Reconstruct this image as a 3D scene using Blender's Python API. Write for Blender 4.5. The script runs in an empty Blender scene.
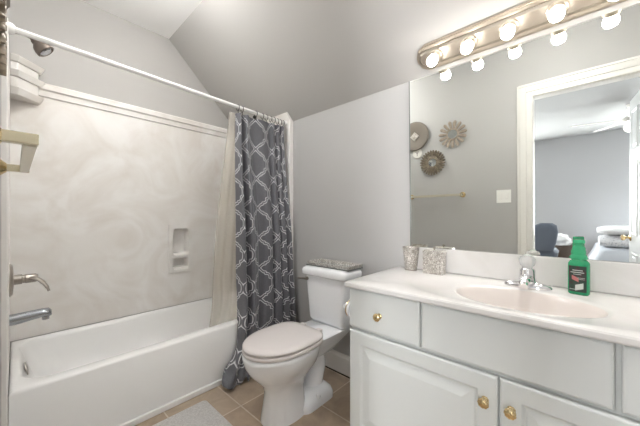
import bpy, bmesh, math, random
import numpy as np
from mathutils import Vector, Matrix
random.seed(7)
PI = math.pi
scene = bpy.context.scene
COL = scene.collection

# ------------------------------------------------------------------ camera, world, exposure
CAM_H = 1.13
YAW = math.radians(47.6)
cam_data = bpy.data.cameras.new('camera')
cam_data.sensor_width = 36.0
cam_data.lens = 279.0 / 640.0 * 36.0
cam_data.shift_y = 4.0 / 640.0
cam_data.clip_start = 0.01
cam = bpy.data.objects.new('camera', cam_data)
COL.objects.link(cam)
cam.location = (0, 0, CAM_H)
cam.rotation_euler = (PI / 2, 0, -YAW)
scene.camera = cam
world = bpy.data.worlds.new('world')
scene.world = world
world.use_nodes = True
world.node_tree.nodes['Background'].inputs[0].default_value = (0.80, 0.88, 1.0, 1)
world.node_tree.nodes['Background'].inputs[1].default_value = 1.0
scene.view_settings.view_transform = 'Standard'
scene.view_settings.look = 'None'
scene.view_settings.gamma = 1.0
scene.view_settings.use_curve_mapping = False
scene.view_settings.exposure = 3.5

BULB_E = 3.6          # emission of each vanity bulb
FILL_E = 3.4           # glow of the fill lamps added overhead
GLOBE_E = 1.2         # emission of the bedroom fan globe
DAY_FILL_W = 14.5       # each daylight fill light added behind the unseen bedroom windows

def area(name, loc, rot, sx, sy, watts, color):
    l = bpy.data.lights.new(name, 'AREA')
    l.shape = 'RECTANGLE'; l.size = sx; l.size_y = sy
    l.energy = watts; l.color = color
    o = bpy.data.objects.new(name, l); COL.objects.link(o)
    o.location = loc; o.rotation_euler = rot
    return o
for wy in (-1.42, 1.42):
    area('window_daylight', (-4.13, wy, 1.33), (PI / 2, 0, -PI / 2), 1.05, 1.0, DAY_FILL_W, (0.97, 0.985, 1.0))  # added fill light, shining through the doorway onto the vanity

# ------------------------------------------------------------------ materials
def mat(name, color, rough=0.5, metal=0.0, spec=0.5, coat=0.0, sheen=0.0, trans=0.0, emit=None, estr=0.0,
        noise=None, bump=None):
    m = bpy.data.materials.new(name); m.use_nodes = True
    nt = m.node_tree; b = nt.nodes['Principled BSDF']
    b.inputs['Base Color'].default_value = (*color, 1)
    b.inputs['Roughness'].default_value = rough
    b.inputs['Metallic'].default_value = metal
    b.inputs['Specular IOR Level'].default_value = spec
    b.inputs['Coat Weight'].default_value = coat
    b.inputs['Sheen Weight'].default_value = sheen
    b.inputs['Transmission Weight'].default_value = trans
    if emit:
        b.inputs['Emission Color'].default_value = (*emit, 1)
        b.inputs['Emission Strength'].default_value = estr
    if noise or bump:
        tc = nt.nodes.new('ShaderNodeTexCoord')
    if noise:      # (scale, second colour, contrast lo, hi, distortion)
        sc, c2, lo, hi, dist = noise
        n = nt.nodes.new('ShaderNodeTexNoise'); n.inputs['Scale'].default_value = sc
        n.inputs['Detail'].default_value = 6; n.inputs['Distortion'].default_value = dist
        r = nt.nodes.new('ShaderNodeValToRGB')
        r.color_ramp.elements[0].position = lo; r.color_ramp.elements[1].position = hi
        r.color_ramp.elements[0].color = (*color, 1); r.color_ramp.elements[1].color = (*c2, 1)
        nt.links.new(tc.outputs['Object'], n.inputs['Vector'])
        nt.links.new(n.outputs['Fac'], r.inputs['Fac'])
        nt.links.new(r.outputs['Color'], b.inputs['Base Color'])
    if bump:       # (scale, strength, distance)
        n2 = nt.nodes.new('ShaderNodeTexNoise'); n2.inputs['Scale'].default_value = bump[0]
        n2.inputs['Detail'].default_value = 3
        bp = nt.nodes.new('ShaderNodeBump'); bp.inputs['Strength'].default_value = bump[1]
        bp.inputs['Distance'].default_value = bump[2]
        nt.links.new(tc.outputs['Object'], n2.inputs['Vector'])
        nt.links.new(n2.outputs['Fac'], bp.inputs['Height'])
        nt.links.new(bp.outputs['Normal'], b.inputs['Normal'])
    return m

def srgb(r, g, b):
    f = lambda c: (c / 255 / 12.92) if c / 255 <= 0.04045 else ((c / 255 + 0.055) / 1.055) ** 2.4
    return (f(r), f(g), f(b))

M_slope = mat('slope_paint', srgb(188, 185, 181), 0.85, bump=(160, 0.05, 0.002))
M_wall = mat('wall_paint', srgb(186, 184, 182), 0.75, bump=(180, 0.05, 0.002))
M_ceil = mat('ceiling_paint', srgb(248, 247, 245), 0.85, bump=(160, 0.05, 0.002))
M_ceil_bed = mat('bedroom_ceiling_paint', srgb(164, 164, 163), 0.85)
M_wall_bed = mat('bedroom_wall_paint', srgb(186, 186, 187), 0.75)
M_trim = mat('white_trim_paint', srgb(236, 233, 228), 0.4)
M_door = mat('door_paint', srgb(226, 228, 228), 0.4)
M_carpet = mat('bedroom_carpet', srgb(140, 132, 124), 0.95, bump=(300, 0.6, 0.01))
M_tub = mat('tub_enamel', srgb(246, 245, 243), 0.25, coat=0.1)
M_marble = mat('cultured_marble_panel', srgb(239, 236, 232), 0.32,
               noise=(2.6, srgb(226, 220, 213), 0.38, 0.66, 1.8))
M_counter = mat('cultured_marble_counter', srgb(229, 226, 223), 0.2, coat=0.3,
                noise=(4, srgb(221, 217, 213), 0.4, 0.7, 1.5))
M_bowl = mat('cultured_marble_bowl', srgb(226, 217, 211), 0.2, coat=0.3)
M_porc = mat('toilet_porcelain', srgb(246, 247, 249), 0.1, coat=0.5)
M_seat = mat('toilet_seat_plastic', srgb(224, 217, 214), 0.22)
M_cab = mat('cabinet_paint', srgb(216, 218, 215), 0.42)
M_cab_in = mat('cabinet_frame_paint', srgb(206, 208, 205), 0.5)
M_chrome = mat('chrome', (0.85, 0.85, 0.86), 0.06, metal=1)
M_nickel = mat('brushed_nickel', srgb(165, 158, 150), 0.3, metal=1)
M_spout = mat('satin_chrome', srgb(172, 176, 180), 0.22, metal=1)
M_pale = mat('pale_champagne', srgb(226, 216, 188), 0.25, metal=0.75)
M_brass = mat('polished_brass', srgb(226, 202, 154), 0.18, metal=1)
M_champ = mat('champagne_metal', srgb(206, 194, 178), 0.42, metal=0.85)
M_champ2 = mat('brushed_champagne_metal', srgb(190, 180, 166), 0.4, metal=1, bump=(60, 0.1, 0.001))
M_bar = mat('champagne_bar', srgb(222, 214, 194), 0.25, metal=0.3)
M_mirror = mat('mirror_silver', (0.87, 0.885, 0.85), 0.0, metal=1)
M_smallmirror = mat('small_mirror', (0.80, 0.85, 0.86), 0.03, metal=1)
M_edge = mat('mirror_edge', srgb(120, 122, 118), 0.3)
M_rod = mat('white_rod', srgb(240, 239, 236), 0.3)
M_black = mat('black_bronze', srgb(38, 34, 32), 0.4, metal=0.4)
M_bulb = mat('bulb_glass', srgb(255, 250, 240), 0.2, emit=(1.0, 0.98, 0.95), estr=BULB_E)
M_globe = mat('globe_glass', srgb(255, 250, 240), 0.2, emit=(1.0, 0.97, 0.92), estr=GLOBE_E)
M_fill = mat('opal_glass', srgb(250, 246, 238), 0.4, emit=(0.99, 1.0, 1.0), estr=FILL_E)
M_fill2 = mat('opal_glass_doorway', srgb(250, 246, 238), 0.4, emit=(0.99, 1.0, 1.0), estr=FILL_E * 1.15)
M_petal = mat('taupe_wood', srgb(178, 165, 151), 0.55, noise=(30, srgb(148, 134, 120), 0.35, 0.7, 0.5))
M_petal2 = mat('antique_gold', srgb(160, 147, 128), 0.45, metal=0.3, noise=(40, srgb(108, 97, 84), 0.35, 0.7, 0.3))
M_taupe = mat('taupe_finish', srgb(122, 113, 103), 0.6)
M_plaque = mat('plaque_white', srgb(232, 228, 222), 0.5)
M_switch = mat('switch_plastic', srgb(244, 242, 238), 0.3)
M_mat = mat('bath_mat_fabric', srgb(234, 231, 228), 0.95, noise=(120, srgb(206, 202, 198), 0.3, 0.7, 0),
            bump=(220, 0.9, 0.01))
M_acryl = mat('clear_acrylic', (0.95, 0.95, 0.95), 0.06, trans=0.7)
M_green = mat('green_plastic', srgb(48, 158, 108), 0.25)
M_green2 = mat('green_cap_plastic', srgb(66, 178, 126), 0.22)
M_label = mat('label_dark', srgb(44, 66, 56), 0.35, noise=(45, srgb(64, 44, 46), 0.5, 0.6, 0.4))
M_lwhite = mat('label_white', srgb(200, 206, 200), 0.4)
M_lpink = mat('label_pink', srgb(196, 120, 120), 0.4)
M_blue = mat('chair_fabric', srgb(108, 116, 128), 0.8, sheen=0.3)
M_wicker = mat('wicker', srgb(112, 98, 88), 0.8, bump=(60, 0.8, 0.02))
M_white = mat('white_bedding', srgb(240, 240, 240), 0.85)
M_sheet = mat('pale_blue_bedding', srgb(214, 219, 226), 0.85)
M_greycloth = mat('grey_bedspread', srgb(176, 175, 176), 0.85)
M_wood = mat('dark_wood', srgb(86, 66, 52), 0.5)
M_shadow = mat('dark_floor_gap', srgb(70, 60, 52), 0.9)

def mosaic(name, c1, c2, scale):
    m = bpy.data.materials.new(name); m.use_nodes = True
    nt = m.node_tree; b = nt.nodes['Principled BSDF']
    tc = nt.nodes.new('ShaderNodeTexCoord'); v = nt.nodes.new('ShaderNodeTexVoronoi')
    v.inputs['Scale'].default_value = scale
    r = nt.nodes.new('ShaderNodeValToRGB')
    r.color_ramp.elements[0].color = (*c1, 1); r.color_ramp.elements[1].color = (*c2, 1)
    v2 = nt.nodes.new('ShaderNodeTexVoronoi'); v2.feature = 'DISTANCE_TO_EDGE'; v2.inputs['Scale'].default_value = scale
    lt = nt.nodes.new('ShaderNodeMath'); lt.operation = 'LESS_THAN'; lt.inputs[1].default_value = 0.06
    mx = nt.nodes.new('ShaderNodeMix'); mx.data_type = 'RGBA'
    sep = nt.nodes.new('ShaderNodeSeparateColor')
    nt.links.new(tc.outputs['Object'], v.inputs['Vector']); nt.links.new(tc.outputs['Object'], v2.inputs['Vector'])
    nt.links.new(v.outputs['Color'], sep.inputs['Color'])
    nt.links.new(sep.outputs[0], r.inputs['Fac'])
    nt.links.new(v2.outputs['Distance'], lt.inputs[0])
    nt.links.new(lt.outputs[0], mx.inputs[0]); nt.links.new(r.outputs['Color'], mx.inputs[6])
    mx.inputs[7].default_value = (*srgb(150, 143, 135), 1)
    nt.links.new(mx.outputs[2], b.inputs['Base Color'])
    b.inputs['Roughness'].default_value = 0.3; b.inputs['Metallic'].default_value = 0.2
    return m
M_mosaic = mosaic('silver_mosaic', srgb(168, 160, 150), srgb(232, 227, 220), 110)
M_mosaic2 = mosaic('silver_mosaic_fine', srgb(168, 164, 156), srgb(232, 230, 224), 130)

def tile_mat():
    m = bpy.data.materials.new('floor_tile'); m.use_nodes = True
    nt = m.node_tree; b = nt.nodes['Principled BSDF']
    tc = nt.nodes.new('ShaderNodeTexCoord'); mp = nt.nodes.new('ShaderNodeMapping')
    mp.inputs['Location'].default_value = (-0.914 + 3.3, -1.475 + 3.3, 0)
    br = nt.nodes.new('ShaderNodeTexBrick')
    br.offset = 0.0; br.squash = 1.0
    br.inputs['Scale'].default_value = 1.0
    br.inputs['Brick Width'].default_value = 0.33; br.inputs['Row Height'].default_value = 0.33
    br.inputs['Mortar Size'].default_value = 0.004; br.inputs['Mortar Smooth'].default_value = 0.2
    br.inputs['Color1'].default_value = (*srgb(188, 170, 150), 1)
    br.inputs['Color2'].default_value = (*srgb(178, 159, 139), 1)
    br.inputs['Mortar'].default_value = (*srgb(216, 204, 188), 1)
    n = nt.nodes.new('ShaderNodeTexNoise'); n.inputs['Scale'].default_value = 9; n.inputs['Detail'].default_value = 6
    n.inputs['Distortion'].default_value = 0.8
    r = nt.nodes.new('ShaderNodeValToRGB')
    r.color_ramp.elements[0].position = 0.3; r.color_ramp.elements[1].position = 0.7
    r.color_ramp.elements[0].color = (0.72, 0.70, 0.68, 1); r.color_ramp.elements[1].color = (1.1, 1.08, 1.05, 1)
    mx = nt.nodes.new('ShaderNodeMix'); mx.data_type = 'RGBA'; mx.blend_type = 'MULTIPLY'; mx.inputs[0].default_value = 0.8
    bp = nt.nodes.new('ShaderNodeBump'); bp.inputs['Strength'].default_value = 0.4; bp.inputs['Distance'].default_value = 0.003
    bp.invert = True
    L = nt.links.new
    L(tc.outputs['Object'], mp.inputs['Vector']); L(mp.outputs['Vector'], br.inputs['Vector'])
    L(tc.outputs['Object'], n.inputs['Vector']); L(n.outputs['Fac'], r.inputs['Fac'])
    L(br.outputs['Color'], mx.inputs[6]); L(r.outputs['Color'], mx.inputs[7]); L(mx.outputs[2], b.inputs['Base Color'])
    L(br.outputs['Fac'], bp.inputs['Height']); L(bp.outputs['Normal'], b.inputs['Normal'])
    b.inputs['Roughness'].default_value = 0.38
    return m
M_tile = tile_mat()

def curtain_mat():
    m = bpy.data.materials.new('trellis_fabric'); m.use_nodes = True
    nt = m.node_tree; b = nt.nodes['Principled BSDF']
    at = nt.nodes.new('ShaderNodeAttribute'); at.attribute_name = 'trellis'
    # a band of two white lines either side of the trellis centre line
    s = nt.nodes.new('ShaderNodeMath'); s.operation = 'SUBTRACT'; s.inputs[1].default_value = 0.0072
    a = nt.nodes.new('ShaderNodeMath'); a.operation = 'ABSOLUTE'
    r = nt.nodes.new('ShaderNodeValToRGB')
    r.color_ramp.elements[0].position = 0.0015; r.color_ramp.elements[1].position = 0.0032
    r.color_ramp.elements[0].color = (*srgb(242, 242, 244), 1)
    r.color_ramp.elements[1].color = (*srgb(100, 100, 105), 1)
    tc = nt.nodes.new('ShaderNodeTexCoord')
    n = nt.nodes.new('ShaderNodeTexNoise'); n.inputs['Scale'].default_value = 260; n.inputs['Detail'].default_value = 2
    r2 = nt.nodes.new('ShaderNodeValToRGB')
    r2.color_ramp.elements[0].color = (0.68, 0.68, 0.68, 1); r2.color_ramp.elements[1].color = (1.25, 1.25, 1.25, 1)
    r2.color_ramp.elements[0].position = 0.3; r2.color_ramp.elements[1].position = 0.7
    mx = nt.nodes.new('ShaderNodeMix'); mx.data_type = 'RGBA'; mx.blend_type = 'MULTIPLY'; mx.inputs[0].default_value = 0.6
    L = nt.links.new
    L(at.outputs['Fac'], s.inputs[0]); L(s.outputs[0], a.inputs[0]); L(a.outputs[0], r.inputs['Fac'])
    L(tc.outputs['Object'], n.inputs['Vector']); L(n.outputs['Fac'], r2.inputs['Fac'])
    L(r.outputs['Color'], mx.inputs[6]); L(r2.outputs['Color'], mx.inputs[7]); L(mx.outputs[2], b.inputs['Base Color'])
    b.inputs['Roughness'].default_value = 0.5; b.inputs['Sheen Weight'].default_value = 0.2
    return m
M_curtain = curtain_mat()

def liner_mat():
    m = bpy.data.materials.new('liner_film'); m.use_nodes = True
    nt = m.node_tree; nt.nodes.remove(nt.nodes['Principled BSDF'])
    out = nt.nodes['Material Output']
    d = nt.nodes.new('ShaderNodeBsdfDiffuse'); d.inputs[0].default_value = (*srgb(232, 224, 212), 1)
    t = nt.nodes.new('ShaderNodeBsdfTranslucent'); t.inputs[0].default_value = (*srgb(232, 224, 212), 1)
    tr = nt.nodes.new('ShaderNodeBsdfTransparent'); tr.inputs[0].default_value = (0.97, 0.95, 0.92, 1)
    g = nt.nodes.new('ShaderNodeBsdfGlossy'); g.inputs['Roughness'].default_value = 0.25
    m1 = nt.nodes.new('ShaderNodeMixShader'); m1.inputs[0].default_value = 0.5
    m2 = nt.nodes.new('ShaderNodeMixShader'); m2.inputs[0].default_value = 0.6
    m3 = nt.nodes.new('ShaderNodeMixShader'); m3.inputs[0].default_value = 0.04
    L = nt.links.new
    L(d.outputs[0], m1.inputs[1]); L(t.outputs[0], m1.inputs[2])
    L(m1.outputs[0], m2.inputs[1]); L(tr.outputs[0], m2.inputs[2])
    L(m2.outputs[0], m3.inputs[1]); L(g.outputs[0], m3.inputs[2]); L(m3.outputs[0], out.inputs['Surface'])
    return m
M_liner = liner_mat()

# ------------------------------------------------------------------ mesh helpers
def base_of(o):
    v = Vector((0, 0, 0))
    while o is not None:
        v = v + Vector(o.location); o = o.parent
    return v

def obj(name, bm, m, parent=None, smooth=False, bevel=0.0, seg=2, local=False, angle=35):
    """Links the bmesh as ONE object; vertices are in world space unless local."""
    bmesh.ops.remove_doubles(bm, verts=bm.verts, dist=1e-6)
    bmesh.ops.recalc_face_normals(bm, faces=bm.faces)
    if parent is not None and not local:
        b = base_of(parent)
        for v in bm.verts: v.co -= b
    me = bpy.data.meshes.new(name); bm.to_mesh(me); bm.free()
    me.materials.append(m)
    if smooth:
        for p in me.polygons: p.use_smooth = True
        try: me.set_sharp_from_angle(angle=math.radians(angle))
        except Exception: pass
    o = bpy.data.objects.new(name, me); COL.objects.link(o)
    if parent is not None: o.parent = parent
    if bevel:
        md = o.modifiers.new('bevel', 'BEVEL'); md.width = bevel; md.segments = seg; md.limit_method = 'ANGLE'
        md.angle_limit = math.radians(40)
    return o

def center_origin(o):
    """moves a top-level mesh's origin to the base of its mesh"""
    xs = [v.co for v in o.data.vertices]
    lo = Vector((min(v.x for v in xs), min(v.y for v in xs), min(v.z for v in xs)))
    hi = Vector((max(v.x for v in xs), max(v.y for v in xs), max(v.z for v in xs)))
    c = Vector(((lo.x + hi.x) / 2, (lo.y + hi.y) / 2, lo.z))
    o.data.transform(Matrix.Translation(-c)); o.location = o.location + c
    return o

def thing(name, loc, label, cat, group=None):
    o = bpy.data.objects.new(name, None); COL.objects.link(o)
    o.empty_display_size = 0.05
    o.location = loc
    return tag(o, label, cat, group)

def tag(o, label, cat, group=None, kind=None):
    o['label'] = label; o['category'] = cat
    if group: o['group'] = group
    if kind: o['kind'] = kind
    return o

def struct(name, bm, m, **k):
    o = obj(name, bm, m, **k); o['kind'] = 'structure'
    return o

def BM(): return bmesh.new()

def box(bm, x0, x1, y0, y1, z0, z1):
    vs = [bm.verts.new(p) for p in ((x0, y0, z0), (x1, y0, z0), (x1, y1, z0), (x0, y1, z0),
                                    (x0, y0, z1), (x1, y0, z1), (x1, y1, z1), (x0, y1, z1))]
    for f in ((0, 3, 2, 1), (4, 5, 6, 7), (0, 1, 5, 4), (1, 2, 6, 5), (2, 3, 7, 6), (3, 0, 4, 7)):
        bm.faces.new([vs[i] for i in f])
    return bm

def prism(bm, pts, y0, y1):
    """polygon in x,z extruded along y"""
    a = [bm.verts.new((p[0], y0, p[1])) for p in pts]; b = [bm.verts.new((p[0], y1, p[1])) for p in pts]
    n = len(pts)
    bm.faces.new(a); bm.faces.new(b[::-1])
    for i in range(n): bm.faces.new((a[i], a[(i + 1) % n], b[(i + 1) % n], b[i]))
    return bm

def loft(bm, rings, cap0=True, cap1=True, closed=True):
    vr = [[bm.verts.new(p) for p in r] for r in rings]
    n = len(vr[0])
    for a, b in zip(vr, vr[1:]):
        for i in range(n if closed else n - 1):
            j = (i + 1) % n
            bm.faces.new((a[i], a[j], b[j], b[i]))
    if cap0: bm.faces.new(vr[0][::-1])
    if cap1: bm.faces.new(vr[-1])
    return bm

def frame_of(d):
    d = Vector(d).normalized()
    u = d.cross(Vector((0, 0, 1)))
    if u.length < 1e-3: u = d.cross(Vector((0, 1, 0)))
    u.normalize(); v = d.cross(u).normalized()
    return d, u, v

def lathe(bm, prof, origin=(0, 0, 0), axis=(0, 0, 1), n=28, lobes=0, amp=0.0):
    """profile of (radius, height along the axis)"""
    d, u, v = frame_of(axis); o = Vector(origin); rings = []
    for r, h in prof:
        ring = []
        for i in range(n):
            t = 2 * PI * i / n
            rr = max(r, 1e-4) * (1 + (amp * math.cos(lobes * t) if lobes else 0))
            ring.append(o + d * h + u * (rr * math.cos(t)) + v * (rr * math.sin(t)))
        rings.append(ring)
    return loft(bm, rings)

def tube(bm, pts, r, n=12, flat=None):
    P = [Vector(p) for p in pts]; rings = []
    rs = r if isinstance(r, (list, tuple)) else [r] * len(P)
    pu = None
    for i, p in enumerate(P):
        d = (P[min(i + 1, len(P) - 1)] - P[max(i - 1, 0)])
        d, u, v = frame_of(d)
        if pu is not None:
            u = (pu - d * pu.dot(d)).normalized(); v = d.cross(u).normalized()
        pu = u
        rings.append([p + u * (rs[i] * math.cos(2 * PI * k / n)) + v * (rs[i] * (flat or 1) * math.sin(2 * PI * k / n)) for k in range(n)])
    return loft(bm, rings)

def smooth_path(pts, k=6):
    P = [Vector(p) for p in pts]; out = []
    for i in range(len(P) - 1):
        a = P[max(i - 1, 0)]; b = P[i]; c = P[i + 1]; d = P[min(i + 2, len(P) - 1)]
        for j in range(k):
            t = j / k
            out.append(0.5 * ((2 * b) + (c - a) * t + (2 * a - 5 * b + 4 * c - d) * t * t + (3 * b - 3 * c + d - a) * t ** 3))
    out.append(P[-1]); return out

def rrect(x0, x1, y0, y1, r, z, n=6):
    r = min(r, (x1 - x0) / 2 - 1e-4, (y1 - y0) / 2 - 1e-4); out = []
    for cx, cy, a0 in ((x1 - r, y1 - r, 0), (x0 + r, y1 - r, PI / 2), (x0 + r, y0 + r, PI), (x1 - r, y0 + r, 1.5 * PI)):
        for i in range(n + 1):
            t = a0 + PI / 2 * i / n
            out.append((cx + r * math.cos(t), cy + r * math.sin(t), z))
    return out

def egg(cx, cy, lf, lb, w, z, n=48, pf=2.0, pb=2.6):
    """an oval with its front towards -x"""
    out = []
    for i in range(n):
        t = 2 * PI * i / n; c, s = math.cos(t), math.sin(t)
        p = pf if c > 0 else pb
        X = (abs(c) ** (2 / p)) * (1 if c > 0 else -1); Y = (abs(s) ** (2 / p)) * (1 if s > 0 else -1)
        out.append((cx - X * (lf if c > 0 else lb), cy + w * Y, z))
    return out

def copy_thing(src, loc, label):
    c = src.copy(); COL.objects.link(c); c.location = loc; c['label'] = label
    for ch in list(src.children):
        d = ch.copy(); COL.objects.link(d); d.parent = c
    return c

# ------------------------------------------------------------------ key planes
W = 1.592        # vanity wall
XL = -0.04       # wall with the doorway
YB = 2.55        # wall behind the tub
YE = -0.53       # wall past the right end of the vanity
KNEE = 1.94      # where the slope meets the vanity wall
CEIL = 2.645
XS = W + KNEE - CEIL   # 45 degree slope

# ------------------------------------------------------------------ structure
struct('floor', box(BM(), -0.15, W + 0.1, YE - 0.1, YB + 0.1, -0.08, 0), M_tile)
struct('ceiling', box(BM(), -0.15, XS, YE - 0.1, YB + 0.1, CEIL, CEIL + 0.07), M_ceil)
struct('wall_sloped', prism(BM(), [(XS, CEIL), (W + 0.1, KNEE - 0.1), (W + 0.1, KNEE + 0.05), (XS, CEIL + 0.07)], YE - 0.1, YB + 0.1), M_slope)
struct('wall_right', prism(BM(), [(W, 0), (W + 0.1, 0), (W + 0.1, KNEE - 0.1), (W, KNEE)], YE - 0.1, YB + 0.1), M_wall)
bm = BM()     # with the hollow that takes the soap niche
prism(bm, [(1.08, 0), (W, 0), (W, KNEE), (1.08, W + KNEE - 1.08)], YB, YB + 0.1)
box(bm, 0.87, 1.08, YB, YB + 0.1, 0, 0.65)
prism(bm, [(0.87, 1.07), (1.08, 1.07), (1.08, W + KNEE - 1.08), (XS, CEIL), (0.87, CEIL)] , YB, YB + 0.1)
box(bm, XL, 0.87, YB, YB + 0.1, 0, CEIL)
box(bm, 0.87, 1.08, YB + 0.09, YB + 0.1, 0.65, 1.07)
struct('wall_back', bm, M_slope)
struct('wall_front', prism(BM(), [(XL, 0), (W, 0), (W, KNEE), (XS, CEIL), (XL, CEIL)], YE - 0.1, YE), M_wall)
DY0, DY1, DZ = -0.43, 0.278, 2.145
bm = BM()
box(bm, -0.15, XL, DY1 + 0.02, YB + 0.1, 0, CEIL); box(bm, -0.15, XL, YE - 0.1, DY0 - 0.02, 0, CEIL)
box(bm, -0.15, XL, DY0 - 0.02, DY1 + 0.02, DZ + 0.02, CEIL)
struct('wall_left', bm, M_wall)
# door lining and casings of the doorway
bm = BM()
box(bm, -0.15, XL, DY1, DY1 + 0.02, 0, DZ + 0.02); box(bm, -0.15, XL, DY0 - 0.02, DY0, 0, DZ + 0.02)
box(bm, -0.15, XL, DY0, DY1, DZ, DZ + 0.02)
struct('trim_1', bm, M_trim)
def casing(xa, s):
    bm = BM()
    for w0, w1, t in ((0.006, 0.05, 0.012), (0.05, 0.10, 0.018), (0.10, 0.118, 0.024)):
        a, b = sorted((xa, xa + s * t))
        box(bm, a, b, DY1 + w0, DY1 + w1, 0, DZ + w1)
        lo = max(DY0 - w1, YE) if s > 0 else DY0 - w1
        if DY0 - w0 > lo: box(bm, a, b, lo, DY0 - w0, 0, DZ + w1)
        box(bm, a, b, max(DY0 - w1, YE) if s > 0 else DY0 - w1, DY1 + w0, DZ + w0, DZ + w1)
    return bm
struct('trim_2', casing(XL, 1), M_trim, bevel=0.003)
struct('trim_3', casing(-0.15, -1), M_trim, bevel=0.003)
strike = tag(obj('strike_plate', box(BM(), -0.105, -0.075, DY1 - 0.002, DY1, 0.83, 0.89), M_nickel),
             'small dark metal strike plate let into the white door jamb', 'strike plate')
center_origin(strike)
# baseboards
bm = BM(); prism(bm, [(W - 0.015, 0.012), (W, 0.012), (W, 0.15), (W - 0.006, 0.15), (W - 0.015, 0.125)], 0.80, 1.765)
struct('baseboard_right', bm, M_trim, bevel=0.002)
struct('trim_4', box(BM(), W - 0.012, W, 0.80, 1.765, 0.0, 0.012), M_shadow)  # dark strip paints the shadow in the gap under the baseboard
struct('baseboard_left', box(BM(), XL, XL + 0.014, DY1 + 0.12, 1.765, 0.0, 0.14), M_trim, bevel=0.003)
struct('trim_5', box(BM(), XL, W, 1.757, 1.7745, 0.0, 0.034), M_tub, bevel=0.004)

# ------------------------------------------------------------------ bedroom seen in the mirror
BX0, BY0, BY1, BZ = -4.0, -2.2, 2.2, 2.42
struct('floor_bedroom', box(BM(), BX0 - 0.1, -0.15, BY0 - 0.1, BY1 + 0.1, -0.08, 0), M_carpet)
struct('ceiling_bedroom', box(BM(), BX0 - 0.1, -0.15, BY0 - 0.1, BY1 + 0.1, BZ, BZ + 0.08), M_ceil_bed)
bm = BM()
WZ0, WZ1 = 0.8, 1.85
for a, b in ((BY0 - 0.1, -1.97), (-0.87, 0.87), (1.97, BY1 + 0.1)): box(bm, BX0 - 0.1, BX0, a, b, 0, BZ)
for a, b in ((-1.97, -0.87), (0.87, 1.97)): box(bm, BX0 - 0.1, BX0, a, b, 0, WZ0); box(bm, BX0 - 0.1, BX0, a, b, WZ1, BZ)
struct('wall_bedroom_far', bm, M_wall_bed)
for n_, (a, b) in enumerate(((-1.97, -0.87), (0.87, 1.97))):  # unseen windows, added to let the daylight fill in
    bm = BM()
    for p, q in ((a, a + 0.05), (b - 0.05, b), ((a + b) / 2 - 0.015, (a + b) / 2 + 0.015)): box(bm, BX0 - 0.08, BX0 - 0.03, p, q, WZ0, WZ1)
    for p, q in ((WZ0, WZ0 + 0.05), (WZ1 - 0.05, WZ1), (1.31, 1.34)): box(bm, BX0 - 0.08, BX0 - 0.03, a + 0.05, b - 0.05, p, q)
    struct('window_%d' % (n_ + 1), bm, M_trim)
struct('wall_bedroom_right', box(BM(), BX0, -0.15, BY0 - 0.1, BY0, 0, BZ), M_wall_bed)
struct('wall_bedroom_left', box(BM(), BX0, -0.15, BY1, BY1 + 0.1, 0, BZ), M_wall_bed)
bm = BM(); box(bm, -0.158, -0.15, DY1 + 0.12, BY1, 0, BZ); box(bm, -0.158, -0.15, BY0, DY0 - 0.12, 0, BZ); box(bm, -0.158, -0.15, DY0 - 0.12, DY1 + 0.12, DZ + 0.12, BZ)
struct('wall_bedroom_near', bm, M_wall_bed)
struct('baseboard_bedroom', box(BM(), BX0, BX0 + 0.015, BY0, BY1, 0, 0.13), M_trim)

# door leaf swung open into the bedroom
hx, hy, ex, ey = -0.185, -0.437, -0.885, -0.392
dv = Vector((ex - hx, ey - hy, 0)); dl = dv.length; dv.normalize(); dn = Vector((dv.y, -dv.x, 0))
if dn.y < 0: dn = -dn
def leaf_pt(a, z, t): 
    p = Vector((hx, hy, 0)) + dv * a + dn * t; return (p.x, p.y, z)
bm = BM()
loft(bm, [[leaf_pt(0, 0.012, 0), leaf_pt(dl, 0.012, 0), leaf_pt(dl, DZ - 0.005, 0), leaf_pt(0, DZ - 0.005, 0)],
          [leaf_pt(0, 0.012, -0.035), leaf_pt(dl, 0.012, -0.035), leaf_pt(dl, DZ - 0.005, -0.035), leaf_pt(0, DZ - 0.005, -0.035)]])
door = struct('door_1', bm, M_door)
for z0, z1 in ((0.16, 0.70), (0.86, 1.55), (1.66, 2.03)):
    for a0, a1 in ((0.10, 0.32), (0.38, 0.60)):
        bm = BM(); rings = []
        for ins, t in ((0, 0.0), (0.008, 0.008), (0.018, 0.008), (0.03, 0.001), (0.045, 0.006)):
            rings.append([leaf_pt(a0 + ins, z0 + ins, t), leaf_pt(a1 - ins, z0 + ins, t), leaf_pt(a1 - ins, z1 - ins, t), leaf_pt(a0 + ins, z1 - ins, t)])
        loft(bm, rings)
        obj('door_panel', bm, M_door, door)
bm = BM(); kp = Vector(leaf_pt(dl - 0.065, 0.83, 0))
lathe(bm, [(0.0, 0), (0.032, 0.0), (0.03, 0.006), (0.012, 0.012), (0.011, 0.03), (0.024, 0.04), (0.028, 0.052), (0.022, 0.064), (0.0, 0.068)], kp, dn)
obj('door_knob', bm, M_brass, door, smooth=True)

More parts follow.
